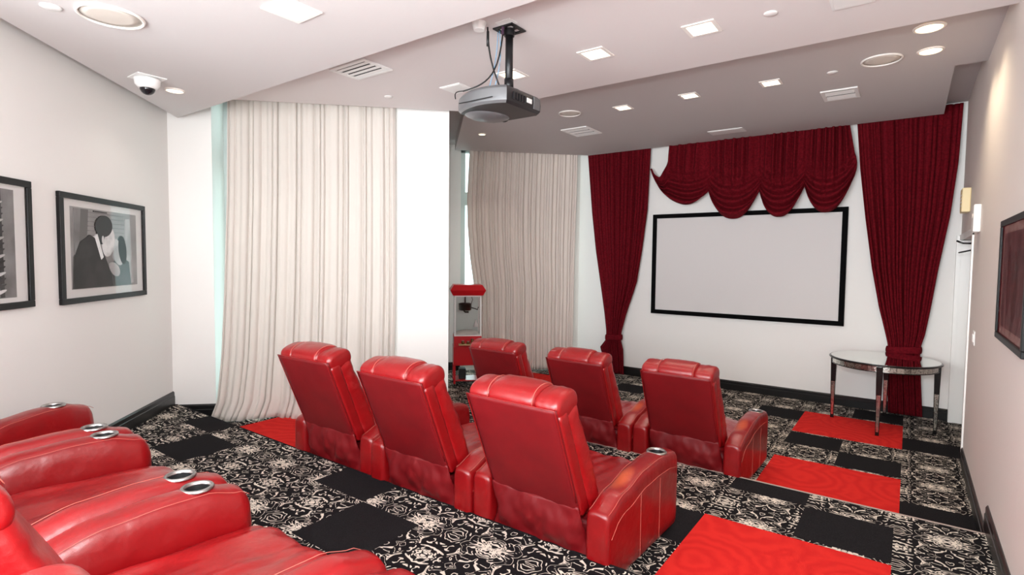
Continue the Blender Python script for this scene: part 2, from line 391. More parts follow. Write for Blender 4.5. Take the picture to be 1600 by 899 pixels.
# ---- windows
def window(name, a0, a1, d, z0, z1, bands, mull):
    bm = bmesh.new()
    e = .075
    wall45(bm, a0, a0+e, d, d+.07, z0, z1); wall45(bm, a1-e, a1, d, d+.07, z0, z1)
    wall45(bm, a0, a1, d, d+.07, z0, z0+e); wall45(bm, a0, a1, d, d+.07, z1-e, z1)
    for (b0, b1) in bands: wall45(bm, a0, a1, d-.005, d+.08, b0, b1)
    for am in mull: wall45(bm, am-.03, am+.03, d, d+.07, z0, z1)
    f = struct(obj(name, bm, M_ALU))
    bm = bmesh.new(); wall45(bm, a0+.02, a1-.02, d+.03, d+.036, z0+.02, z1-.02)
    obj('pane', bm, M_GLASSWIN, f)
    return f
window('window_1', A1, A2, DW1+.02, H1+.06, 3.56, [(2.72, 3.05)], [-1.25])
window('window_2', .53, 2.44, DW2+.03, .08, 3.64, [(2.72, 2.93)], [1.5])
# ---- baseboards
def base_prof(bm, p0, p1, nrm, z, h=.135, t=.018):
    p0 = Vector(p0); p1 = Vector(p1); nrm = Vector(nrm)
    pr = [(0, 0), (t, 0), (t, h*.62), (t*.75, h*.66), (t*.75, h*.9), (t*.3, h), (0, h)]
    A = [bm.verts.new((p0.x+nrm.x*u, p0.y+nrm.y*u, z+v)) for u, v in pr]; Bv = [bm.verts.new((p1.x+nrm.x*u, p1.y+nrm.y*u, z+v)) for u, v in pr]
    for i in range(len(pr)): bm.faces.new((A[i], A[(i+1) % 7], Bv[(i+1) % 7], Bv[i]))
    bm.faces.new(A); bm.faces.new(Bv[::-1])
def baseboard(side, *a, **k):
    bm = bmesh.new(); base_prof(bm, *a, **k); return struct(obj('baseboard_'+side, bm, M_BASE))
Ed = (S2, S2); Dd = (-S2, S2)
baseboard('left', P(AL, DROP_D)[:2], P(AL, DP)[:2], Ed, H2)
baseboard('pilaster', P(AL+.0, DP)[:2], P(A1, DP)[:2], (S2, -S2), H1, h=.155)
baseboard('column', P(A2, DP)[:2], P(.225, DP)[:2], (S2, -S2), H1)
baseboard('window', P(.24, DW2)[:2], P(.53, DW2)[:2], (S2, -S2), 0)
baseboard('front', (xfl+.03, YF), (.425, YF), (0, -1), 0)
baseboard('right', (XR, YB1+.0), (XR, 6.50), (-1, 0), 0)
baseboard('right', (XR, YB2+.02), (XR, YB1+.10), (-1, 0), H1, h=.15)
baseboard('right', (XR, -2.5), (XR, YB2+.10), (-1, 0), H2, h=.15)
# ---- door in the right wall
bm = bmesh.new(); bx(bm, .585, .605, 6.52, 8.04, .01, 2.10)
for y0 in (6.62, 7.36): 
    for z0, z1 in ((.2, .95), (1.1, 1.95)): bx(bm, .575, .586, y0, y0+.58, z0, z1, bev=.004)
dr = struct(obj('door_1', bm, M_TRIMW))
bm = bmesh.new(); tube(bm, [(.585, 7.25, 1.0), (.55, 7.25, 1.0), (.54, 7.26, 1.0), (.54, 7.37, 1.0)], .009); cyl(bm, (.58, 7.25), .02, .98, 1.02)
obj('handle', bm, M_STEEL, dr, True)
bm = bmesh.new(); bx(bm, .42, .46, 8.03, 8.119, 0, 2.16); bx(bm, .46, .58, 8.045, 8.119, 0, 2.11)
bx(bm, .447, .465, 6.50, 6.55, 0, 2.30); bx(bm, .445, .46, 6.5, 8.1, 2.11, 2.17)
struct(obj('trim_3', bm, M_TRIMW))
t = thing('door_closer', 'grey metal door closer with folded arm at the top of the white door', 'door closer', (.5, 7.2, 2.02))
bm = bmesh.new(); bx(bm, .02, .083, -.18, .18, -.03, .03, bev=.01); obj('closer_body', bm, M_STEEL, t)
bm = bmesh.new(); tube(bm, [(.03, .05, .03), (-.05, .45, .045)], .010); tube(bm, [(-.05, .45, .045), (-.12, .0, .055)], .010); tube(bm, [(-.05, .45, -.05), (-.09, .2, -.06), (-.05, .05, -.05), (.02, .1, -.03)], .008)
obj('closer_arm', bm, M_BLKMET, t, True)

def wallbox(name, label, cat, y0, y1, z0, z1, dep, m):
    bm = bmesh.new(); bx(bm, XR-dep, XR-.0005, y0, y1, z0, z1, bev=.008)
    o = obj(name, bm, m); tag(o, label, cat); return o
wb = wallbox('chime_box', 'small cream wall box mounted high on the grey wall above the door', 'wall box', 7.05, 7.28, 2.36, 2.60, .07, M_CREAM)
bm = bmesh.new()
for k in range(4): bx(bm, XR-.073, XR-.069, 7.09, 7.24, 2.42+k*.035, 2.43+k*.035)
obj('grille_slat', bm, M_TRIMW, wb)
wb = wallbox('alarm_box', 'small white wall box beside the upper corner of the door frame', 'wall box', 5.95, 6.13, 2.11, 2.34, .05, M_WHITE)
bm = bmesh.new(); cyl(bm, (0, 0), .02, 0, .004)
for v in bm.verts: v.co = Vector((XR-.05-v.co.z, 6.04+v.co.x, 2.25+v.co.y))
obj('sensor_lens', bm, M_GRILLE, wb)
t = thing('light_switch', 'white light switch plate low on the grey right wall near the door', 'light switch', (XR, 5.97, 1.22))
bm = bmesh.new(); bx(bm, -.008, -.0005, -.06, .06, -.06, .06, bev=.003); obj('switch_plate', bm, M_WHITE, t)
for yy in (-.028, .028):
    bm = bmesh.new(); bx(bm, -.014, -.006, yy-.016, yy+.016, -.033, .033, bev=.002); obj('rocker', bm, M_TRIMW, t)
# ---------------------------------------------------------------- ceiling fittings
def square_downlight(x, y, z, label, s=.105, power=0, group=None):
    t = thing('square_downlight', label, 'ceiling light', (x, y, z), 0, group)
    bm = bmesh.new()
    o, i, h = s, s*.78, .008
    for x0, x1, y0, y1 in ((-o, o, -o, -i), (-o, o, i, o), (-o, -i, -i, i), (i, o, -i, i)): bx(bm, x0, x1, y0, y1, -h, -.0005)
    obj('frame', bm, M_LRING, t)
    bm = bmesh.new(); bx(bm, -i, i, -i, i, -.004, -.001); obj('lens', bm, M_LAMP, t)
    if power:
        l = light('lamp_light', 'SPOT', (0, 0, -.02), power, (1, .90, .78), None, spot_size=1.7, spot_blend=.8, shadow_soft_size=.06); l.parent = t
    return t
def round_downlight(x, y, z, label, r=.085, m=None, power=0, col=(1, .85, .62)):
    t = thing('round_downlight', label, 'ceiling light', (x, y, z))
    bm = bmesh.new(); lathe(bm, (0, 0, 0), [(r*.80, -.001), (r*.80, -.006), (r*.86, -.012), (r*.98, -.006), (r, -.001)], 40, close=False); obj('trim_ring', bm, M_LRING, t, True)
    bm = bmesh.new(); cyl(bm, (0, 0), r*.80, -.007, -.001, 40); obj('lens', bm, m or M_LAMP, t)
    if power:
        l = light('lamp_light', 'SPOT', (0, 0, -.03), power, col, None, spot_size=2.3, spot_blend=.6, shadow_soft_size=.07); l.parent = t
    return t
def ceiling_speaker(x, y, z, label, r):
    t = thing('ceiling_speaker', label, 'ceiling speaker', (x, y, z))
    bm = bmesh.new(); lathe(bm, (0, 0, 0), [(r*.90, -.001), (r*.90, -.010), (r*.95, -.014), (r, -.008), (r, -.001)], 48, close=False); obj('trim_ring', bm, M_LRING, t, True)
    bm = bmesh.new(); lathe(bm, (0, 0, 0), [(r*.90, -.004), (r*.6, -.008), (r*.05, -.009)], 48); obj('grille', bm, M_GRILLE, t, True)
    return t
def sprinkler(x, y, z, label, r=.045):
    bm = bmesh.new(); lathe(bm, (x, y, z), [(r, -.0005), (r, -.005), (r*.8, -.009), (r*.1, -.010)], 28)
    return tag(obj('sprinkler_cover', bm, M_WHITE, None, True), label, 'sprinkler cover')
def vent(x, y, z, label, sx, sy, slats=5, axis='x', rz=0, tilt=.6):
    t = thing('ceiling_vent', label, 'ceiling vent', (x, y, z), rz)
    f = .035
    bm = bmesh.new()
    for x0, x1, y0, y1 in ((-sx, sx, -sy, -sy+f), (-sx, sx, sy-f, sy), (-sx, -sx+f, -sy+f, sy-f), (sx-f, sx, -sy+f, sy-f)): bx(bm, x0, x1, y0, y1, -.014, -.0005, bev=.003)
    obj('frame', bm, M_WHITE, t)
    bm = bmesh.new(); bx(bm, -sx+f, sx-f, -sy+f, sy-f, -.003, -.0008); obj('duct_opening', bm, M_DARK, t)
    for k in range(slats):
        bm = bmesh.new(); c = (-sy+f)+(2*(sy-f))*(k+.5)/slats
        w = (sy-f)/slats*.52
        M = Matrix.Translation((0, c, -.012)) @ Matrix.Rotation(-tilt*.3, 4, 'X')
        bx(bm, -sx+f, sx-f, -w, w, -.0015, .0015, M=M); obj('slat', bm, M_WHITE, t)
    return t
def blank_panel(x, y, z, label, sx, sy, m=None):
    bm = bmesh.new(); bx(bm, x-sx, x+sx, y-sy, y+sy, z-.009, z-.0005, bev=.003)
    bx(bm, x-sx*.86, x+sx*.86, y-sy*.86, y+sy*.86, z-.012, z-.008, bev=.002)
    return tag(obj('access_panel', bm, m or M_WHITE), label, 'ceiling panel')
square_downlight(-2.80, 1.75, ZA, 'lit square ceiling light nearest the camera, on the left white ceiling', .115, 6)
ceiling_speaker(-3.72, 1.20, ZA, 'large round cream speaker grille in the ceiling above the left wall', .165)
sprinkler(-3.86, .965, ZA, 'small white ceiling disc left of the large round speaker', .05)
round_downlight(-4.93, 2.02, ZA, 'small round ceiling light beside the dome camera', .075, None, 5, (1, .93, .85))
vent(-3.69, 2.92, ZB, 'white slatted air vent in the ceiling beside the step near the long ivory curtain', .22, .15, 4, tilt=.35)
sprinkler(-4.09, 3.56, ZB, 'small white ceiling disc above the white column', .04)
blank_panel(-3.37, 3.74, ZB, 'flat white panel in the ceiling left of the projector', .12, .11)
square_downlight(-1.96, 3.71, ZB, 'lit square ceiling light just right of the projector pole', .105, 22)
square_downlight(-1.175, 3.71, ZB, 'lit square ceiling light farthest right on the middle ceiling', .105, 22)
square_downlight(-2.75, 3.73, ZB, 'lit square ceiling light directly behind the projector pole', .105, 22)
blank_panel(-.335, 3.78, ZB, 'large pale panel in the ceiling at the top edge of the picture', .11, .12)
sprinkler(-.76, 3.73, ZB, 'small white ceiling disc left of the pale ceiling panel', .04)
round_downlight(.045, 5.01, ZC, 'warm round ceiling light right beside the ceiling step, first of the warm pair', .10, M_LAMPW, 30)
round_downlight(.065, 5.55, ZC, 'warm round ceiling light second from the step, above the framed picture wall', .09, M_LAMPW, 28)
ceiling_speaker(-.26, 5.57, ZC, 'round speaker grille in the front ceiling left of the two warm lights', .15)
sprinkler(-.63, 5.69, ZC, 'small ceiling disc between a square light and the right speaker', .045)
vent(-.635, 6.45, ZC, 'white slatted ceiling vent above the right end of the valance', .16, .19, 2, tilt=.5)
square_downlight(-1.135, 5.69, ZC, 'lit square front ceiling light nearest the right wall', .09, 46)
square_downlight(-1.90, 5.66, ZC, 'lit square front ceiling light, middle one of the row of three', .09, 46)
square_downlight(-2.65, 5.69, ZC, 'lit square front ceiling light, left one of the row of three', .09, 46)
ceiling_speaker(-3.26, 5.56, ZC, 'round speaker grille in the front ceiling near the projector', .13)
vent(-3.575, 6.41, ZC, 'white slatted ceiling vent above the grey curtain and left red drape', .19, .22, 3, tilt=.45)
blank_panel(-2.0, 7.46, ZC, 'flat rectangular ceiling panel close to the top of the valance', .215, .12)
round_downlight(-4.78, 5.81, ZC, 'small round ceiling light above the popcorn machine', .055, None, 14, (1, .93, .85))

# dome camera
t = thing('dome_camera', 'white security dome camera on the ceiling above the left wall', 'security camera', (-4.76, 1.76, ZA))
bm = bmesh.new(); bx(bm, -.10, .10, -.10, .10, -.008, -.0005, bev=.003); obj('mounting_plate', bm, M_WHITE, t)
bm = bmesh.new(); lathe(bm, (0, 0, 0), [(.06, -.008), (.088, -.016), (.088, -.022), (.083, -.055), (.062, -.082), (.05, -.085)], 40); obj('housing', bm, M_WHITE, t, True)
bm = bmesh.new(); lathe(bm, (0, 0, -.08), [(.052*math.cos(k*PI/16), -.052*math.sin(k*PI/16)) for k in range(8)]+[(.001, -.052)], 32)
obj('smoked_dome', bm, mat('smoked_dome_plastic', (26, 24, 28), .06), t, True)

# ---------------------------------------------------------------- ceiling projector
t = thing('projector', 'dark grey projector hanging on a black pole from the ceiling', 'projector', (-2.23, 2.99, ZB))
M_PSILV = mat('projector_grey_shell', (112, 112, 114), .33, metal=.35)
M_PDARK = mat('projector_black_shell', (30, 28, 31), .38)
zb, zt_ = 2.838-ZB, 2.952-ZB
# body outline in plan, curved face towards the seats
pl = []
for k in range(17):
    f = k/16; x = .125-.45*f; y = -.19-.075*math.sin(PI*f)**.8+.05*f
    pl.append((x, y))
pl = pl+[(-.33, .0), (-.32, .16), (-.28, .2), (.11, .205), (.135, .18)]
bm = bmesh.new()
n = len(pl)
rings = []
for z, s in ((zb, .94), (zb+.015, 1.0), (zb+.055, 1.012), (zt_-.02, 1.0), (zt_, .93)):
    cx, cy = -.10, 0
    rings.append([bm.verts.new((cx+(x-cx)*s, cy+(y-cy)*s, z)) for x, y in pl])
for A, Bq in zip(rings, rings[1:]):
    for i in range(n):
        f = bm.faces.new((A[i], A[(i+1) % n], Bq[(i+1) % n], Bq[i])); f.material_index = 0 if i < 17 else 1
f = bm.faces.new(rings[0][::-1]); f.material_index = 1; f = bm.faces.new(rings[-1]); f.material_index = 1
o = obj('housing', bm, [M_PSILV, M_PDARK], t); autosmooth(o, 35)
bm = bmesh.new()      # swelling under the body around the lens
lathe(bm, (0, 0, 0), [(1, .0), (.95, -.25), (.8, -.55), (.5, -.85), (.02, -1)], 40)
for v in bm.verts: v.co = Vector((-.20+v.co.x*.135+v.co.y*.02, .02+v.co.y*.17, zb+.006+v.co.z*.035))
obj('lower_cowl', bm, M_PSILV, t, True)
bm = bmesh.new(); 
for v in (0,):
    lathe(bm, (0, 0, 0), [(.05, 0), (.055, .02), (.045, .03), (.03, .02)], 32)
for v in bm.verts: v.co = Vector((-.2+v.co.x, .205+v.co.z, (zb+zt_)/2+v.co.y))
obj('lens', bm, M_FEET, t, True)
bm = bmesh.new()
for k in range(5): bx(bm, .128-.0, .139, -.13+k*.03, -.115+k*.03, zb+.035, zb+.08)
obj('port_panel', bm, M_PDARK, t)
bm = bmesh.new(); bx(bm, .134, .1385, .02, .075, zb+.045, zb+.075); obj('rating_label', bm, M_WHITE, t)
bm = bmesh.new(); bx(bm, .132, .1385, .10, .175, zb+.02, zt_-.015, bev=.002); obj('end_cap', bm, M_PSILV, t)
bm = bmesh.new(); bx(bm, -.22, .06, -.268+.012, -.262+.012, zb+.026, zb+.031); obj('air_slot', bm, M_FEET, t)
bm = bmesh.new(); cyl(bm, (0, 0), .026, zt_+.02, -.02, 24); cyl(bm, (0, 0), .031, zt_+.03, zt_+.10, 24); obj('pole', bm, M_BLKMET, t, True); autosmooth(t.children[-1], 40)
bm = bmesh.new(); cyl(bm, (0, 0), .075, zt_+.004, zt_+.022, 32); cyl(bm, (0, 0), .05, zt_+.02, zt_+.045, 32, r2=.03); bx(bm, -.16, .03, -.05, .05, zt_-.002, zt_+.014)
for k in range(3):
    bx(bm, -.02-.07*k, -.01-.07*k, -.15, .12, zt_-.002, zt_+.01)
obj('mount_bracket', bm, M_BLKMET, t)
bm = bmesh.new()
for x0, x1, y0, y1 in ((-.08, .08, -.08, -.055), (-.08, .08, .055, .08), (-.08, -.055, -.055, .055), (.055, .08, -.055, .055), (-.012, .012, -.055, .055), (-.055, .055, -.012, .012)): bx(bm, x0, x1, y0, y1, -.012, -.004)
cyl(bm, (0, 0), .035, -.05, -.004, 24)
obj('ceiling_plate', bm, M_BLKMET, t)
bm = bmesh.new(); bx(bm, -.02, .10, -.13, -.045, -.004, -.0005); obj('cover_plate', bm, M_WHITE, t)
def arc(p, q, sag, n=14, side=(0, 0, 0)):
    p, q = Vector(p), Vector(q); s = Vector(side)
    return [p.lerp(q, k/n)+Vector((0, 0, -sag))*math.sin(PI*k/n)+s*math.sin(PI*k/n) for k in range(n+1)]
bm = bmesh.new(); tube(bm, arc((-.075, -.14, -.02), (.0, -.09, zt_+.01), 0, side=(-.02, -.01, 0)), .0055); cyl(bm, (-.076, -.135), .009, -.14, -.045, 12)
obj('power_cable', bm, M_FEET, t, True)
bm = bmesh.new(); tube(bm, arc((-.01, -.055, -.03), (-.20, -.24, zt_-.005), .09, side=(.06, .02, 0)), .005); tube(bm, arc((-.20, -.24, zt_-.004), (-.30, -.20, zt_-.03), -.015, side=(-.02, -.01, 0)), .0035)
obj('video_cable', bm, M_FEET, t, True)
bm = bmesh.new(); tube(bm, arc((-.03, -.07, -.03), (-.06, -.09, zt_+.005), 0, side=(.03, 0, 0)), .003); tube(bm, arc((-.05, -.06, -.03), (-.1, -.1, zt_+.005), 0, side=(.02, 0, 0)), .003)
obj('network_cable', bm, mat('pale_blue_cable', (120, 160, 190), .5), t, True)
bm = bmesh.new(); tube(bm, [(.0, -.07, -.0), (.0, -.075, -.06)], .009, 10)
obj('cable_plug', bm, mat('purple_plug', (66, 40, 62), .5), t)
bm = bmesh.new()
cyl(bm, (-2.335, 2.80), .035, ZB-.05, ZB-.0005, 20, r2=.05)
tag(obj('cable_box', bm, M_WHITE), 'small white cable outlet on the ceiling beside the projector pole', 'cable outlet')

# ---------------------------------------------------------------- drapery
def drape(bm, keys, pt, ztop, zbot, folds, nu=220, nv=70, seed=0, wob=.5):
    """keys: (z, left, right, fold depth); pt(s, depth, z) -> world point"""
    rnd = random.Random(seed)
    ph = [rnd.uniform(0, 2*PI) for _ in range(8)]
    # uneven fold positions
    cum = [0]
    for k in range(nu): cum.append(cum[-1]+1+wob*math.sin(k*.11+ph[0])+wob*.5*math.sin(k*.29+ph[1]))
    tot = cum[-1]
    rows = []
    for j in range(nv+1):
        z = ztop+(zbot-ztop)*j/nv
        l, r, am = lerp(keys, z)
        row = []
        for i in range(nu+1):
            u = i/nu; w = cum[i]/tot
            a = 2*PI*folds*w
            dpt = am*(math.sin(a+.35*math.sin(z*1.3+ph[2]))*.7+.35*math.sin(a*.53+ph[3]+z*.5)+.18*math.sin(a*2.03+ph[4]))
            s = l+(r-l)*u+am*.25*math.cos(a)*(0 if i in (0, nu) else 1)
            row.append(bm.verts.new(pt(s, dpt, z)))
        rows.append(row)
    for A, Bq in zip(rows, rows[1:]):
        for i in range(nu): bm.faces.new((A[i], A[i+1], Bq[i+1], Bq[i]))
def finish(o, th=.003):
    m = o.modifiers.new('thickness', 'SOLIDIFY'); m.thickness = th; m.offset = 0; return o
# ivory curtain over the near window
k1 = [(3.66, -1.99, -.34, .017), (2.5, -2.01, -.34, .019), (1.5, -2.05, -.34, .020), (.8, -2.09, -.35, .022), (.35, -2.13, -.36, .026), (.165, -2.20, -.38, .034)][::-1]
def p1(s, d, z):
    spread = max(0, (1.0-z))**2*.10*(1 if s < -.9 else .3)
    return P(s, 5.93+d-spread*(1+.6*math.sin(s*9)), z)
bm = bmesh.new(); drape(bm, k1, p1, 3.66, .170, 21, 420, 60, 3, .75)
tag(finish(obj('long_curtain', bm, M_CURT, None, True)), 'long ivory pleated curtain pooling on the floor over the near window', 'curtain')
k2 = [(3.67, .66, 2.43, .024), (2.8, .62, 2.42, .026), (2.4, .63, 2.41, .026), (1.9, .67, 2.40, .028), (1.4, .74, 2.40, .03), (.02, .76, 2.39, .034)][::-1]
bm = bmesh.new(); drape(bm, k2, lambda s, d, z: P(s, 8.77+d, z), 3.67, .02, 34, 460, 50, 9, .4)
tag(finish(obj('long_curtain', bm, M_CURT2, None, True)), 'long greyish pleated curtain behind the popcorn machine', 'curtain')
# red drapes beside the screen
M_TIE = M_DRAPE
def red_drape(keys, ztop, zbot, folds, seed, label, tie):
    bm = bmesh.new(); drape(bm, keys, lambda s, d, z: Vector((s, 8.035+d, z)), ztop, zbot, folds, 300, 90, seed, .35)
    o = finish(obj('red_drape', bm, M_DRAPE, None, True)); tag(o, label, 'drape')
    x0, x1, z0 = tie
    bm = bmesh.new()
    cx, hw = (x0+x1)/2, (x1-x0)/2+.012
    rows = []
    for j in range(7):
        dz = (j/6-.5)*.085; row = []
        for i in range(41):
            a = 2*PI*i/40; rr = 1+.04*math.sin(a*9)+.05*(1-(2*j/6-1)**2)
            row.append(bm.verts.new((cx+hw*rr*math.cos(a), 8.035+.062*rr*math.sin(a), z0+dz+.012*math.cos(a))))
        rows.append(row)
    for A, Bq in zip(rows, rows[1:]):
        for i in range(40): bm.faces.new((A[i], A[i+1], Bq[i+1], Bq[i]))
    finish(obj('tieback', bm, M_TIE, o, True), .006)
    return o
kl = [(3.64, -4.36, -3.27, 0.018), (2.62, -4.265, -3.315, 0.039), (2.0, -4.18, -3.385, 0.029), (1.5, -4.09, -3.46, 0.031), (1.0, -4.0, -3.62, 0.034), (.69, -3.955, -3.70, 0.036), (.55, -3.96, -3.70, 0.034), (.42, -4.06, -3.66, 0.029), (.25, -4.0, -3.65, 0.029), (.02, -3.97, -3.64, 0.029)][::-1]
red_drape(kl, 3.64, .02, 17, 5, 'wine red drape tied back left of the projection screen', (-3.955, -3.70, .60))
kr = [(3.66, -.605, .415, 0.018), (3.0, -.545, .395, 0.022), (2.4, -.47, .345, 0.026), (1.78, -.38, .26, 0.031), (1.3, -.29, .205, 0.034), (1.0, -.215, .165, 0.036), (.84, -.178, .128, 0.034), (.74, -.19, .13, 0.034), (.38, -.17, .155, 0.027), (.02, -.15, .18, 0.027)][::-1]
red_drape(kr, 3.66, .02, 17, 8, 'wine red drape tied back right of the screen behind the mirrored table', (-.178, .128, .80))
# balloon valance: four swags
cusps = [(-3.235, 3.24), (-2.375, 2.86), (-1.695, 2.82), (-1.15, 2.85), (-.605, 2.93)]
lows = [2.70, 2.44, 2.44, 2.48]
tv = thing('swag_valance', 'wine red valance of four gathered swags above the projection screen', 'valance', (-1.9, 8.0, 3.3))
for s in range(4):
    (xa, za), (xb_, zb_) = cusps[s], cusps[s+1]
    rnd = random.Random(40+s); ph = [rnd.uniform(0, 6.28) for _ in range(6)]
    bm = bmesh.new(); rows = []
    NU, NV = 90, 90
    for j in range(NV+1):
        v = j/NV; row = []
        for i in range(NU+1):
            u = i/NU
            bul = 1-abs(2*u-1)**2.3
            zlow = za+(zb_-za)*u-((za+zb_)/2-lows[s])*bul
            zhi = 3.62
            x = xa+(xb_-xa)*u
            if s == 0:      # the first swag's upper corner droops in a deep open curve
                k = (x+3.235)/.30
                if k < 1: zhi = 3.255-.15*math.sin(min(k/.45, 1)*PI/2)+(0 if k < .45 else .52*((k-.45)/.55)**2.2)
            zhi = max(zhi, zlow+.01)
            z = zhi+(zlow-zhi)*v
            # cloth bellies out towards the hem and pinches in at the gathers
            pinch = 1-abs(2*u-1)**4
            lowz = 1/(1+math.exp(-(v-.62)*11))
            z_w = lowz*bul
            fold = .040*math.sin(2*PI*u*(6.5)+ph[0]+.6*math.sin(3*v+ph[1]))*(1-lowz)*pinch+.012*math.sin(2*PI*u*11+ph[2])*(1-lowz)*pinch
            catenary = .062*math.sin(2*PI*(v*7.5+.9*bul*.5)+ph[3]*.3)*lowz*pinch
            y = 7.985-.085*z_w-.055*math.sin(PI*min(.25+v*.9, 1))*pinch+.02+fold*.9+catenary
            xx = x+(u-.5)*.012
            if s == 3: xx -= u**3*.085*(1-min(1, v*1.5))
            xx += .045*(u-.5)*lowz*math.sin(PI*min(1, max(0, (v-.6)/.4)))
            row.append(bm.verts.new((xx+1.9, y-8.0, z-3.3)))
        rows.append(row)
    for A, Bq in zip(rows, rows[1:]):
        for i in range(NU): bm.faces.new((A[i], A[i+1], Bq[i+1], Bq[i]))
    finish(obj('swag', bm, M_DRAPE, tv, True), .004)

# ---------------------------------------------------------------- screen
t = thing('projection_screen', 'white projection screen in a wide black frame on the front wall', 'projection screen', (-1.94, 8.1, 1.03))
sx0, sx1, sz0, sz1 = -3.225+1.94, -.657+1.94, 0, 1.52
bm = bmesh.new(); w = .062
for x0, x1, z0, z1 in ((sx0, sx1, sz0, sz0+w), (sx0, sx1, sz1-w, sz1), (sx0, sx0+w, sz0+w, sz1-w), (sx1-w, sx1, sz0+w, sz1-w)): bx(bm, x0, x1, -.032, .018, z0, z1)
obj('frame', bm, M_VELVET, t)
bm = bmesh.new(); bx(bm, sx0+w, sx1-w, -.014, .0, sz0+w, sz1-w); obj('screen_surface', bm, M_SCREEN, t)
# ---------------------------------------------------------------- reclining armchairs
def punch(o, cuts):
    """sink round cup wells into the arm mesh"""
    bm = bmesh.new()
    for x, y, z, r, ax in cuts: 
        cyl(bm, (x, y), r, z-.075, z+.08, 32)
    me = bpy.data.meshes.new('well'); bmesh.ops.recalc_face_normals(bm, faces=bm.faces[:]); bm.to_mesh(me); bm.free()
    c = bpy.data.objects.new('well', me); COL.objects.link(c)
    md = o.modifiers.new('wells', 'BOOLEAN'); md.object = c; md.operation = 'DIFFERENCE'; md.solver = 'EXACT'
    dg = bpy.context.evaluated_depsgraph_get(); dg.update()
    nm = bpy.data.meshes.new_from_object(o.evaluated_get(dg)); o.modifiers.clear()
    old = o.data; o.data = nm; bpy.data.meshes.remove(old); bpy.data.objects.remove(c); bpy.data.meshes.remove(me)
    autosmooth(o, 38)
def arm_top(y, zr, zc, zf, y0, y1, fall=.16):
    """height of the arm along its length: low rear, arched crown, falling front"""
    return slerp([(y0, zr), (y0+.20, zr+(zc-zr)*.52), (y0+.45, zr+(zc-zr)*.93), (y0+.62, zc), (y1-fall, zc-.004), (y1-fall*.3, (zc+zf)/2), (y1, zf)], y)[0]
def make_recliner(label, Wd, wa, zr, zc, zf, cups, seat_z, group, y1=.887, left_rot=0, back_w=.573, back_x=0, back_dy=0, seat_bulge=0, left_x=None, inner_stitch=False, nose=.028, fall=.16, cup_r=.046, boxy=8, arm_m=None, base_y=.06):
    t = thing('recliner_armchair', label, 'armchair', (0, 0, 0), 0, group)
    y0 = -.032
    inner = Wd/2-wa
    for side in (-1, 1):
        cx = side*(Wd/2-wa/2)
        M = Matrix.Identity(4)
        if side < 0 and left_x is not None: cx = left_x
        if side < 0 and left_rot: M = Matrix.Translation((cx, y1, 0)) @ Matrix.Rotation(left_rot, 4, 'Z') @ Matrix.Translation((-cx, -y1, 0))
        def fn(tt):
            y = y0+tt; zt = arm_top(y, zr, zc, zf, y0, y1, fall)
            lo = .03
            return ((cx, y, (zt+lo)/2), (1, 0, 0), (0, 0, 1), wa/2-.002, (zt-lo)/2, boxy)
        bm = bmesh.new(); rounded_loft(bm, fn, y1-y0, nose, 26, 64)
        for v in bm.verts:     # slightly crowned, pillowy top
            if v.co.z > .2:
                zt = arm_top(v.co.y, zr, zc, zf, y0, y1, fall)
                if v.co.z > zt-.05: v.co.z += .018*(1-((v.co.x-cx)/(wa/2))**2)
            v.co = M @ v.co
        a = obj('armrest', bm, arm_m or M_LEATH, t, True); a['label'] = 'padded armrest'
        cc = [c for c in cups if c[0] == side]
        if cc:
            cuts = []
            for _, cxx, cy in cc:
                z = arm_top(cy, zr, zc, zf, y0, y1, fall)+.0165; p = M @ Vector((cx+cxx, cy, z)); cuts.append((p.x, p.y, z, cup_r+.001, 0))
            punch(a, cuts); a.data.materials.clear(); a.data.materials.append(arm_m or M_LEATH)
            for x, y, z, r, _ in cuts:
                bm = bmesh.new()
                lathe(bm, (x, y, z), [(cup_r, -.006), (cup_r+.002, .004), (cup_r+.010, .005), (cup_r+.014, .0), (cup_r+.014, -.006)], 44, close=False)
                h = obj('cup_holder', bm, M_STEEL, a, True); h['label'] = 'steel cup holder ring'
                bm = bmesh.new(); lathe(bm, (x, y, z), [(cup_r*.96, -.006), (cup_r*.93, -.06)], 40, close=False); obj('cup_liner', bm, M_CUPIN, a, True)
                bm = bmesh.new(); cyl(bm, (x, y), cup_r*.94, z-.069, z-.060, 32); obj('cup_base', bm, M_CUPDK, a)
        # pale stitching along both top edges and on the outer side
        bm = bmesh.new()
        for e in ((-side,) if inner_stitch else (-1, 1)):
            pts = []
            for k in range(30):
                y = y0+.02+(y1-y0-.05)*k/29
                xx = cx+e*(wa/2-.016)
                pts.append(M @ Vector((xx, y, arm_top(y, zr, zc, zf, y0, y1, fall)+.006)))
            tube(bm, pts, .0012, 5)
        xo = cx+side*(wa/2-.0015)
        pts = []
        for k in range(26):
            y = y0+.03+(y1-y0-.06)*k/25; zz = arm_top(y, zr, zc, zf, y0, y1, fall)
            zz = zz-.085 if k > 2 else zz-.085-.035*(2-k)/2
            pts.append(M @ Vector((xo, y, zz)))
        tube(bm, pts, .0014, 5)
        for yy in (.34, .60):
            tube(bm, [M @ Vector((xo, yy, .05+.04*k+0*k)) for k in range(int((arm_top(yy, zr, zc, zf, y0, y1, fall)-.085-.05)/.04)+1)], .0012, 5)
        obj('stitching', bm, M_STITCH, a)
        # black feet
        for fy in (.10, y1-.10):
            bm = bmesh.new(); 
            cyl(bm, (0, 0), .022, 0, .034, 14)
            for v in bm.verts: v.co = M @ (v.co+Vector((cx, fy, 0)))
            obj('foot', bm, M_FEET, t)
    # seat box, cushion, folded footrest
    sx = inner-.002; xc = 0
    if left_x is not None: xl = left_x+wa/2+.012; xc = (xl+inner)/2; sx = (inner-xl)/2
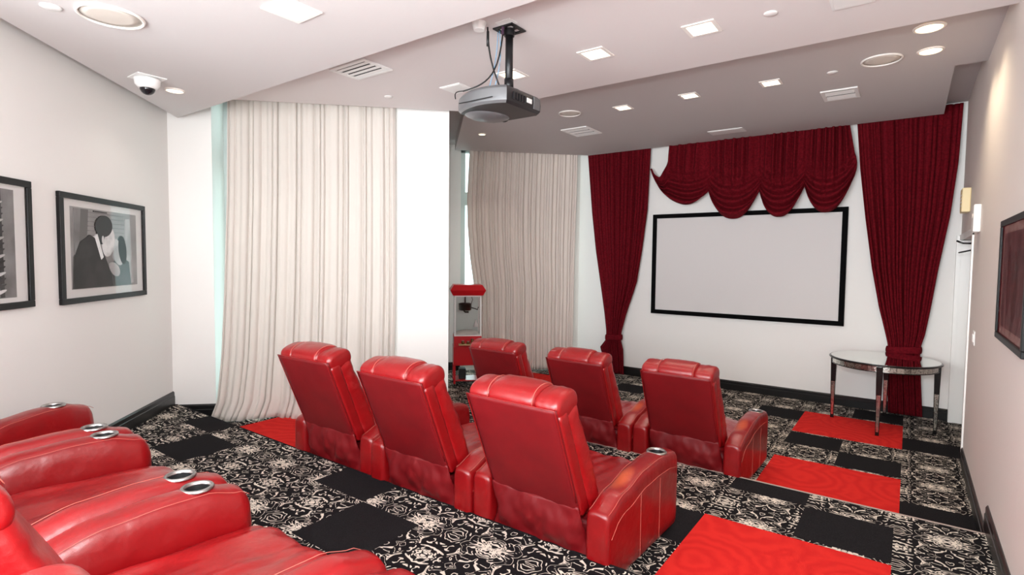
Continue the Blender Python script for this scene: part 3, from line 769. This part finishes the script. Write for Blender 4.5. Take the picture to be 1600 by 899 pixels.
    bm = bmesh.new(); rounded_loft(bm, lambda tt: ((xc, base_y+tt, .19), (1, 0, 0), (0, 0, 1), sx, .12, 8), .78-base_y, .03, 4, 32)
    obj('seat_base', bm, M_VINYL, t, True)
    bm = bmesh.new()
    def sf(tt):
        y = .10+tt; f = tt/.80; y += max(0, base_y-.06)*(1-min(1, f))
        hz = .085+.01*math.sin(PI*f)
        zc_ = seat_z-hz-.035*max(0, f-.72)**1.3*4
        return ((xc, y, zc_), (1, 0, 0), (0, 0, 1), sx+.004, hz, 4.5)
    rounded_loft(bm, sf, .80+seat_bulge, .09, 40, 140)
    for v in bm.verts:
        if v.co.z > seat_z-.09:
            nz = noise.noise(Vector((v.co.x*7+v.co.y*2, v.co.y*2.0, 3)))*.020+noise.noise(Vector((v.co.x*16, v.co.y*3.5-v.co.x*2, 8)))*.013
            v.co.z += nz
    obj('seat_cushion', bm, M_LEATHS, t, True)
    bm = bmesh.new(); rounded_loft(bm, lambda tt: ((xc, .775+seat_bulge+tt*.5, .07+tt), (1, 0, 0), (0, -.45, .89), sx, .045, 5) if False else ((xc, .80+seat_bulge, .08+tt), (1, 0, 0), (0, 1, 0), sx, .05, 5), .26, .03, 6, 36)
    obj('footrest', bm, M_LEATHS, t, True)
    # back: lean line of the flat rear panel
    hb = back_w/2; bxx = back_x
    def rear(z):
        f = (z-.39)/(.97-.39); return -.036+back_dy-(.238-back_dy*0)*f
    ln = Vector((0, -.238, .58)).normalized(); nf = Vector((0, ln.z, -ln.y))
    L = .60
    def wing(tt):
        z = .36+tt*ln.z*.97; w = hb+.012-.006*tt
        c = Vector((bxx, rear(z)+.052, z)); return (c, (1, 0, 0), nf, w, .048, 7)
    bm = bmesh.new(); rounded_loft(bm, wing, L+.05, .03, 12, 48); obj('backrest_shell', bm, M_LEATH, t, True)
    def cush(tt):
        z = .34+tt*ln.z; f = tt/(L+.08)
        w = hb+.024-.020*f; dp = .078+.022*math.sin(PI*min(1, f*1.1))
        c = Vector((bxx, rear(z)+.145, z)); return (c, (1, 0, 0), nf, w, dp, 4)
    bm = bmesh.new(); rounded_loft(bm, cush, L+.09, .05, 22, 56)
    for v in bm.verts:
        k = abs(v.co.x-bxx)/(hb+.02)
        if k > .6: v.co.y += .012*noise.noise(Vector((v.co.x*6, 1, v.co.z*22)))
        v.co.x += .006*noise.noise(Vector((2, v.co.y*8, v.co.z*26)))
    obj('back_cushion', bm, M_LEATHS, t, True)
    # flat vinyl panel across the rear, ending at the piped seam
    bm = bmesh.new(); NX, NZ = 18, 26; rows = []
    for j in range(NZ+1):
        z = .39+.572*j/NZ; row = []
        for i in range(NX+1):
            x = -1+2*i/NX
            edge = max(0, abs(x)-.9)/.1
            bow = .010*(1-x*x)*math.sin(PI*j/NZ)+.004*noise.noise(Vector((x*1.6, z*3, 5)))
            row.append(bm.verts.new((bxx+x*hb, rear(z)-.002-bow+.008*edge**2, z)))
        rows.append(row)
    for A, Bq in zip(rows, rows[1:]):
        for i in range(NX): bm.faces.new((A[i], A[i+1], Bq[i+1], Bq[i]))
    o = finish(obj('back_panel', bm, M_VINYL, t, True), .006); o['label'] = 'dark red matt rear panel'
    bm = bmesh.new()
    zz = [(-hb, .40), (-hb, .963), (hb, .963), (hb, .40)]
    pts = []
    for (xa, za), (xb2, zb2) in zip(zz, zz[1:]):
        for k in range(12): f = k/12; pts.append((bxx+(xa+(xb2-xa)*f)*.985, rear(za+(zb2-za)*f)-.002, za+(zb2-za)*f))
    tube(bm, pts, .0032, 6); obj('piping', bm, M_LEATH, o, True)
    # loose skirt below the panel, crumpled
    bm = bmesh.new(); NX, NZ = 44, 20; rows = []
    sw = hb+.035
    for j in range(NZ+1):
        f = j/NZ; z = .415-.355*f; row = []
        for i in range(NX+1):
            x = -1+2*i/NX
            y = -.046+back_dy*(1-f)+.045*f-.028*math.sin(PI*min(1, f*1.5))*(1-x**4)
            wr = .034*noise.noise(Vector((x*2.4+Wd*9, f*2.6, 9)))+.014*noise.noise(Vector((x*6, f*5, 2)))
            # tucked corners
            cn = max(0, abs(x)-.72)/.28
            y += wr*math.sin(PI*(.1+.9*f))+.05*cn*math.sin(PI*f)**2
            row.append(bm.verts.new((bxx+x*(hb+(.030)*math.sin(PI/2*f)), y, z+.010*math.sin(x*5)*f)))
        rows.append(row)
    for A, Bq in zip(rows, rows[1:]):
        for i in range(NX): bm.faces.new((A[i], A[i+1], Bq[i+1], Bq[i]))
    finish(obj('back_skirt', bm, M_VINYL, t, True), .006)
    # rolled head section in three stitched segments
    def roll(xa, xb2, ry, rz, cy, cz, name):
        bm = bmesh.new(); LL = xb2-xa
        def f(tt):
            e = 1+.05*math.sin(PI*tt/LL)
            return ((bxx+xa+tt, cy+back_dy, cz), (0, 1, 0), (0, 0, 1), ry*e, rz*e, 2.6)
        rounded_loft(bm, f, LL, .03, 8, 40)
        M = Matrix.Translation((0, cy+back_dy, cz)) @ Matrix.Rotation(.25, 4, 'X') @ Matrix.Translation((0, -cy-back_dy, -cz))
        for v in bm.verts:
            v.co = M @ v.co
            v.co.z += .004*noise.noise(Vector((v.co.x*30, v.co.y*8, 1)))
        return obj(name, bm, M_LEATH, t, True)
    roll(-hb-.004, -hb*.48, .100, .064, -.156, .970, 'head_roll'); roll(hb*.48, hb+.004, .100, .064, -.156, .970, 'head_roll')
    pil = roll(-hb*.53, hb*.53, .110, .080, -.152, .970, 'head_pillow')
    for e in (-1, 1):
        bm = bmesh.new(); tube(bm, [(bxx+e*hb*.50, -.152+back_dy+.112*math.cos(a), .972+.084*math.sin(a)) for a in [PI*(.1+k/16*.95) for k in range(17)]], .0016, 6)
        obj('seam', bm, M_STITCH, pil, True)
    return t
def copy_thing(src, loc, rz=0, label=None):
    r = src.copy(); COL.objects.link(r); r.location = loc; r.rotation_euler = (0, 0, rz)
    if label: r['label'] = label
    for ch in list(src.children):
        c = ch.copy(); COL.objects.link(c); c.parent = r
        for g in list(ch.children):
            d = g.copy(); COL.objects.link(d); d.parent = c
    return r
G1, G2, G3 = 'red recliners of the front row', 'red recliners of the middle row', 'red recliners of the rear row'
proto = make_recliner('largest red leather recliner seen from behind, at the right end of the middle row', .915, .142, .40, .515, .47, [(1, 0, .70)], .40, G2, arm_m=M_ARM)
proto.location = (-1.605, 2.452, H1); proto.rotation_euler = (0, 0, -.03)
copy_thing(proto, (-2.523, 2.452, H1), .0, 'red leather recliner in the centre of the middle row, between two others')
copy_thing(proto, (-3.455, 2.47, H1), .03, 'red leather recliner at the left end of the middle row, before the ivory curtain')
for x, rz, lab in ((-1.456, -.02, 'red leather recliner at the right end of the front row, nearest the round table'), (-2.372, -.02, 'red leather recliner in the centre of the front row'), (-3.30, .01, 'red leather recliner at the left end of the front row, beside the popcorn machine')):
    c = copy_thing(proto, (x, 4.44, 0), rz, lab); c['group'] = G1; c.scale = (1, 1, .985)
YR = .235
def rear_row(label, cups):
    return make_recliner(label, 1.03, .172, .47, .60, .52, cups, .47, G3, .93, seat_bulge=.08, back_w=.62, back_dy=.11, inner_stitch=True, nose=.07, fall=.20, boxy=5)
rear_row('red leather recliner of the rear row whose back fills the bottom left corner', [(-1, 0, .73)]).location = (-1.80, YR, H2)
rear_row('red leather recliner of the rear row between the two double cup holder consoles', [(-1, 0, .73), (1, 0, .73)]).location = (-2.835, YR+.01, H2)
rear_row('red leather recliner at the right end of the rear row, only its arm tip showing', []).location = (-.765, YR, H2)
make_recliner('red leather recliner of the rear row against the left wall, with one cup holder', 1.03, .172, .47, .60, .52, [(-1, 0, .70), (1, 0, .73)], .47, G3, .93, left_rot=.50, back_w=.31, back_x=.185, back_dy=.20, seat_bulge=.02, left_x=-.37, inner_stitch=True, nose=.07, fall=.20, boxy=5, base_y=.34).location = (-3.875, YR+.02, H2)
# ---------------------------------------------------------------- round mirrored table
t = thing('mirrored_table', 'round mirrored side table with four black edged tapered legs below the screen', 'table', (-.20, 7.42, 0))
RT = .535
bm = bmesh.new(); lathe(bm, (0, 0, 0), [(RT-.012, .744), (RT, .750), (RT, .758), (RT-.010, .765), (RT-.02, .7655)], 72, close=False); bm2 = bm
obj('rim', bm, M_TBLK, t, True)
bm = bmesh.new(); cyl(bm, (0, 0), RT-.02, .748, .7665, 72); obj('mirror_top', bm, M_MIRROR, t)
bm = bmesh.new(); rr = RT-.035
NP = 24
for k in range(NP):
    a0, a1 = 2*PI*(k+.015)/NP, 2*PI*(k+.985)/NP
    for (r0, r1, z0, z1, mi) in ((rr-.02, rr, .685, .744, 0),):
        v = []
        for z in (z0, z1):
            for a, r in ((a0, r0), (a0, r1), ((a0+a1)/2, r1), (a1, r1), (a1, r0)): v.append(bm.verts.new((r*math.cos(a), r*math.sin(a), z)))
        for i in range(5): bm.faces.new((v[i], v[(i+1) % 5], v[5+(i+1) % 5], v[5+i]))
        bm.faces.new(v[:5][::-1]); bm.faces.new(v[5:])
obj('apron', bm, M_MIRROR2, t)
bm = bmesh.new(); lathe(bm, (0, 0, 0), [(rr-.03, .678), (rr+.003, .678), (rr+.003, .687), (rr-.001, .687), (rr-.001, .744), (rr-.03, .744), (rr-.03, .678)], 72, close=False)
obj('apron_frame', bm, M_TBLK, t)
for k in range(4):
    a = math.radians(-92+90*k)
    M = Matrix.Rotation(a, 4, 'Z') @ Matrix.Translation((.485, 0, 0))
    bm = bmesh.new()
    def taper(w0, w1, z0, z1, sh=0):
        v = [bm.verts.new(M @ Vector((sx*w+.0, sy*w, z))) for w, z in ((w0, z0), (w1, z1)) for sx, sy in ((-1, -1), (1, -1), (1, 1), (-1, 1))]
        for i in range(4): bm.faces.new((v[i], v[(i+1) % 4], v[4+(i+1) % 4], v[4+i]))
        bm.faces.new(v[:4][::-1]); bm.faces.new(v[4:])
    taper(.017, .030, 0, .74)
    lg = obj('leg', bm, M_TBLK, t)
    bm = bmesh.new()
    for fa in range(4):
        R4 = Matrix.Rotation(fa*PI/2, 4, 'Z')
        v = [bm.verts.new(M @ (R4 @ Vector(p))) for p in ((.0178, -.011, .04), (.0178, .011, .04), (.0288, .022, .675), (.0288, -.022, .675))]
        v2 = [bm.verts.new(M @ (R4 @ Vector(p))) for p in ((.015, -.011, .04), (.015, .011, .04), (.026, .022, .675), (.026, -.022, .675))]
        bm.faces.new(v); bm.faces.new(v2[::-1])
        for i in range(4): bm.faces.new((v[i], v[(i+1) % 4], v2[(i+1) % 4], v2[i]))
    m_ = obj('mirror_panel', bm, M_MIRROR2, lg)

# ---------------------------------------------------------------- popcorn cart
t = thing('popcorn_machine', 'red popcorn machine on a cart with glass cabinet beside the grey curtain', 'popcorn machine', P(.575, 7.98), PI/4)
hw, hd = .195, .17
bm = bmesh.new()       # roof: flaring canopy
def frus(x0, y0, z0, x1, y1, z1):
    a = [bm.verts.new(p) for p in ((-x0, -y0, z0), (x0, -y0, z0), (x0, y0, z0), (-x0, y0, z0))]; b = [bm.verts.new(p) for p in ((-x1, -y1, z1), (x1, -y1, z1), (x1, y1, z1), (-x1, y1, z1))]
    for i in range(4): bm.faces.new((a[i], a[(i+1) % 4], b[(i+1) % 4], b[i]))
    bm.faces.new(a[::-1]); bm.faces.new(b)
frus(.215, .19, 1.315, .255, .225, 1.39); frus(.255, .225, 1.39, .205, .18, 1.468)
obj('roof', bm, M_POPRED, t)
bm = bmesh.new()
for x in (-hw, hw-.022):
    for y in (-hd, hd-.02): bx(bm, x, x+.022, y, y+.02, .74, 1.315)
bx(bm, -hw, hw, -hd, hd, .725, .745); bx(bm, -hw, hw, -hd, -hd+.02, 1.295, 1.315)
obj('cabinet_frame', bm, M_TRIMW, t)
for nm, e in (('glass_pane', (-hw+.022, hw-.022, -hd+.006, -hd+.010)), ('glass_pane', (-hw+.006, -hw+.010, -hd+.02, hd-.02)), ('glass_pane', (hw-.010, hw-.006, -hd+.02, hd-.02))):
    bm = bmesh.new(); bx(bm, e[0], e[1], e[2], e[3], .745, 1.30); obj(nm, bm, M_PGLASS, t)
bm = bmesh.new(); bx(bm, -hw+.02, hw-.02, hd-.012, hd-.004, .745, 1.31); obj('rear_panel', bm, mat('cabinet_steel', (205, 214, 210), .35, metal=.2), t)
M_KET = mat('kettle_metal', (74, 66, 62), .3, metal=.9)
bm = bmesh.new(); lathe(bm, (-.03, 0, 1.085), [(.075, 0), (.092, .01), (.095, .095), (.098, .10), (.07, .11), (.01, .115)], 32)
k_ = obj('kettle', bm, M_KET, t, True)
bm = bmesh.new(); tube(bm, [(-.03, 0, 1.18), (-.03, 0, 1.31)], .009); tube(bm, [(.055, -.02, 1.13), (.15, -.05, 1.10), (.16, -.05, 1.14)], .007); tube(bm, [(.05, 0, 1.15), (.08, .02, 1.24), (.06, .04, 1.31)], .005)
tube(bm, [(-.05, 0, 1.08), (-.03, -.02, 1.06), (.02, -.02, 1.06)], .012)
obj('kettle_arm', bm, M_KET, k_, True)
bm = bmesh.new(); lathe(bm, (.125, -.06, .85), [(.045, 0), (.012, .07), (.010, .10)], 20); obj('scoop', bm, M_WHITE, t, True)
bm = bmesh.new(); rnd = random.Random(3)
NXp = 22; rows = []
for j in range(NXp+1):
    rows.append([bm.verts.new((-.17+.34*i/NXp, -.145+.29*j/NXp, .748+.045*(1-abs(2*i/NXp-1)**3)*(1-abs(2*j/NXp-1)**3)+rnd.uniform(-.006, .006))) for i in range(NXp+1)])
for A, Bq in zip(rows, rows[1:]):
    for i in range(NXp): bm.faces.new((A[i], A[i+1], Bq[i+1], Bq[i]))
o = obj('popcorn_heap', bm, mat('popcorn', (250, 246, 238), .8), t, True); o['kind'] = 'stuff'
for z in (.88, 1.17):
    bm = bmesh.new(); cyl(bm, (0, 0), .013, 0, .018, 14)
    for v in bm.verts: v.co = Vector((hw+v.co.z, -hd+.06+v.co.x, z+v.co.y))
    obj('door_knob', bm, M_WHITE, t, True)
bm = bmesh.new(); bx(bm, -hw-.005, hw+.005, -hd-.005, hd+.005, .57, .725, bev=.006); obj('machine_base', bm, M_POPRED, t)
bm = bmesh.new(); bx(bm, -.135, .205, -hd-.115, -hd+.0, .608, .622, bev=.003); obj('fold_shelf', bm, mat('shelf_wood', (200, 168, 120), .5), t)
bm = bmesh.new(); bx(bm, -hw-.01, hw+.01, -hd-.01, hd+.01, .30, .572, bev=.006); obj('cart_panel', bm, M_POPRED, t)
for x in (-hw-.008, hw-.02):
    for y in (-hd-.008, hd-.02):
        bm = bmesh.new(); bx(bm, x, x+.028, y, y+.028, .03, .305); obj('leg', bm, M_POPRED, t)
bm = bmesh.new(); bx(bm, -hw, hw, -hd, hd, .07, .085); obj('lower_shelf', bm, M_POPRED, t)
for x in (-hw+.006, hw-.006):
    for y in (-hd+.006, hd-.006):
        bm = bmesh.new(); cyl(bm, (0, 0), .02, -.008, .008, 16)
        for v in bm.verts: v.co = Vector((x+v.co.z, y+v.co.x, .0205+v.co.y))
        obj('wheel', bm, M_FEET, t, True)
def in_cart(x, y, z): return Matrix.Translation(P(.575, 7.98)) @ Matrix.Rotation(PI/4, 4, 'Z') @ Vector((x, y, z))
M_BRASS = mat('amber_jar_glass', (110, 72, 34), .2, metal=.3)
p = in_cart(-.075, -.235, .6225)
for q, (x, lab, hgt) in enumerate(((-.075, 'small amber jar at the left end of the popcorn cart shelf', .05), (.0, 'small amber jar in the middle of the popcorn cart shelf', .04), (.06, 'tall dark shaker on the popcorn cart shelf', .075))):
    p = in_cart(x, -.235, .6225); j = thing('seasoning_jar', lab, 'jar', p, 0, 'jars on the popcorn cart shelf')
    bm = bmesh.new(); lathe(bm, (0, 0, 0), [(.02, 0), (.023, .004), (.023, hgt*.75), (.016, hgt*.9)], 20); obj('jar_body', bm, M_BRASS, j, True)
    bm = bmesh.new(); cyl(bm, (0, 0), .018, hgt*.88, hgt, 20); obj('lid', bm, M_STEEL if q < 2 else M_FEET, j)
bm = bmesh.new(); M = Matrix.Translation(P(.575, 7.98)) @ Matrix.Rotation(PI/4, 4, 'Z'); bx(bm, -.12, -.02, -.10, .05, .086, .235, M=M, bev=.006)
tag(obj('storage_box', bm, M_FEET), 'small black box on the lower shelf of the popcorn cart', 'box')

# ---------------------------------------------------------------- framed pictures
def framed(name, label, M, wd, ht, fr, matte, shapes, photo, fm):
    shapes = [(n_, [(-x, z) for x, z in pp], m_) for n_, pp, m_ in shapes]; photo = (-photo[1], -photo[0])+tuple(photo[2:])
    """M maps local x along the wall, z up, y out of the wall"""
    t = thing(name, label, 'framed picture'); t.matrix_world = M
    bm = bmesh.new()
    for x0, x1, z0, z1 in ((-wd/2, wd/2, -ht/2, -ht/2+fr), (-wd/2, wd/2, ht/2-fr, ht/2), (-wd/2, -wd/2+fr, -ht/2+fr, ht/2-fr), (wd/2-fr, wd/2, -ht/2+fr, ht/2-fr)): bx(bm, x0, x1, .001, .03, z0, z1, bev=.004)
    obj('frame', bm, fm, t)
    bm = bmesh.new(); bx(bm, -wd/2+fr*.8, wd/2-fr*.8, .001, .012, -ht/2+fr*.8, ht/2-fr*.8); obj('mount_board', bm, mat('mount_card', (248, 246, 244), .8) if matte is None else matte, t)
    x0, x1, z0, z1 = photo[:4]
    bm = bmesh.new(); bx(bm, x0, x1, .0115, .0135, z0, z1)
    ph = obj('photo_print', bm, photo[4], t)
    for i, (nm, pts, m) in enumerate(shapes):
        bm = bmesh.new(); a = [bm.verts.new((x, .0138+.0006*i, z)) for x, z in pts]; b = [bm.verts.new((x, .0132, z)) for x, z in pts]
        bm.faces.new(a); n = len(a)
        for k in range(n): bm.faces.new((a[k], a[(k+1) % n], b[(k+1) % n], b[k]))
        obj('printed_shape', bm, m, ph)
    bm = bmesh.new(); bx(bm, -wd/2+fr*.9, wd/2-fr*.9, .0225, .0245, -ht/2+fr*.9, ht/2-fr*.9); obj('glass', bm, M_PGLASS, t)
    return t
def g(v, n, va=None): return mat('grey_print_%s' % n, (v, v-2, v-2), .6, var=va)
Mleft = lambda d, z: Matrix.Translation(P(AL, d, z)) @ Matrix(((S2, S2, 0, 0), (-S2, S2, 0, 0), (0, 0, 1, 0), (0, 0, 0, 1)))
def ell(cx, cz, rx, rz, rot=0, n=28): 
    return [(cx+rx*math.cos(a)*math.cos(rot)-rz*math.sin(a)*math.sin(rot), cz+rx*math.cos(a)*math.sin(rot)+rz*math.sin(a)*math.cos(rot)) for a in [2*PI*k/n for k in range(n)]]
gd, gm, gl = g(62, 'dark', (9, (48, 46, 47), .4, .6)), g(150, 'mid', (6, (120, 118, 118), .35, .65)), g(205, 'light', (8, (180, 178, 178), .4, .6))
ghair, gface, gdress = g(34, 'hair'), g(222, 'skin', (9, (190, 188, 188), .4, .6)), g(88, 'cloth', (10, (66, 64, 65), .4, .6))
# generic black and white portrait of two people close together
shapes = [('blind', [(-.18+.0, .30), (.0, .30), (.0, .29), (-.18, .29)], gd),
          ('curtain', [(-.42, .30), (-.29, .30), (-.33, -.02), (-.42, -.1)], gm), ('curtain', [(-.34, .30), (-.25, .30), (-.27, .1), (-.37, .02)], g(112, 'fold')),
          ('curtain', [(.26, .26), (.33, .27), (.37, -.28), (.24, -.29)], gl),
          ('dress', [(.0, -.295), (.04, -.13), (.16, -.04), (.30, -.10), (.33, -.295)], gdress),
          ('woman', ell(.135, -.02, .075, .115, .45), gface), ('hair', ell(.205, .0, .06, .12, .15), ghair), ('neck', ell(.085, -.16, .08, .05, -.5), gface),
          ('suit', [(-.445, -.295), (-.43, -.06), (-.36, .055), (-.24, .11), (-.13, .07), (-.03, -.09), (.03, -.19), (.05, -.295)], gd),
          ('man', ell(.0, .065, .085, .125, -.3), gface), ('hair', ell(-.055, .185, .115, .085, .1), ghair), ('hair', ell(-.10, .13, .05, .09, .1), ghair), ('ear', ell(-.075, .075, .018, .034, .1), gl),
          ('collar', [(-.185, .10), (-.15, .12), (-.075, -.06), (-.105, -.08)], g(225, 'white'))]
for k in range(9): shapes.insert(0, ('blind', [(-.25, .285-k*.035), (.25, .285-k*.035), (.25, .279-k*.035), (-.25, .279-k*.035)], gm))
framed('framed_picture', 'black framed black and white photo of two people close together on left wall', Mleft(4.855, 1.885), 1.165, .806, .042, None, shapes, (-.455, .445, -.30, .31, g(176, 'wall', (5, (150, 148, 148), .35, .65))), M_FRAME)
shp2 = [('column', [(x, -.33), (x+.03, -.33), (x+.02, .33), (x-.01, .33)], gd if k % 2 else gl) for k, x in enumerate((-.1, -.02, .05, .12, .2, .27))]
for k in range(16): shp2.append(('band', ell(.25, .24-k*.036, .055, .009, .3, 14), gd if k % 3 else gl))
framed('framed_picture', 'black framed black and white photo cut off by the left picture edge', Mleft(3.46, 1.905), 1.08, .815, .042, None, shp2, (-.42, .40, -.335, .335, gm), M_FRAME)
mb = mat('maroon_print', (66, 34, 36), .4, var=(14, (110, 70, 68), .45, .62))
Mright = Matrix.Translation((XR, 3.91, 1.75)) @ Matrix(((0, -1, 0, 0), (1, 0, 0, 0), (0, 0, 1, 0), (0, 0, 0, 1)))
framed('framed_picture', 'black framed dark maroon poster on the grey right wall', Mright, .98, .70, .035, mat('pink_mount', (196, 166, 158), .8), [('figure', ell(-.16, .0, .07, .2), g(52, 'figure', (12, (90, 60, 58), .4, .6))), ('figure', ell(.05, -.03, .09, .19), g(72, 'figure2', (12, (100, 70, 66), .4, .6)))], (-.40, .40, -.27, .27, mb), M_FRAME)
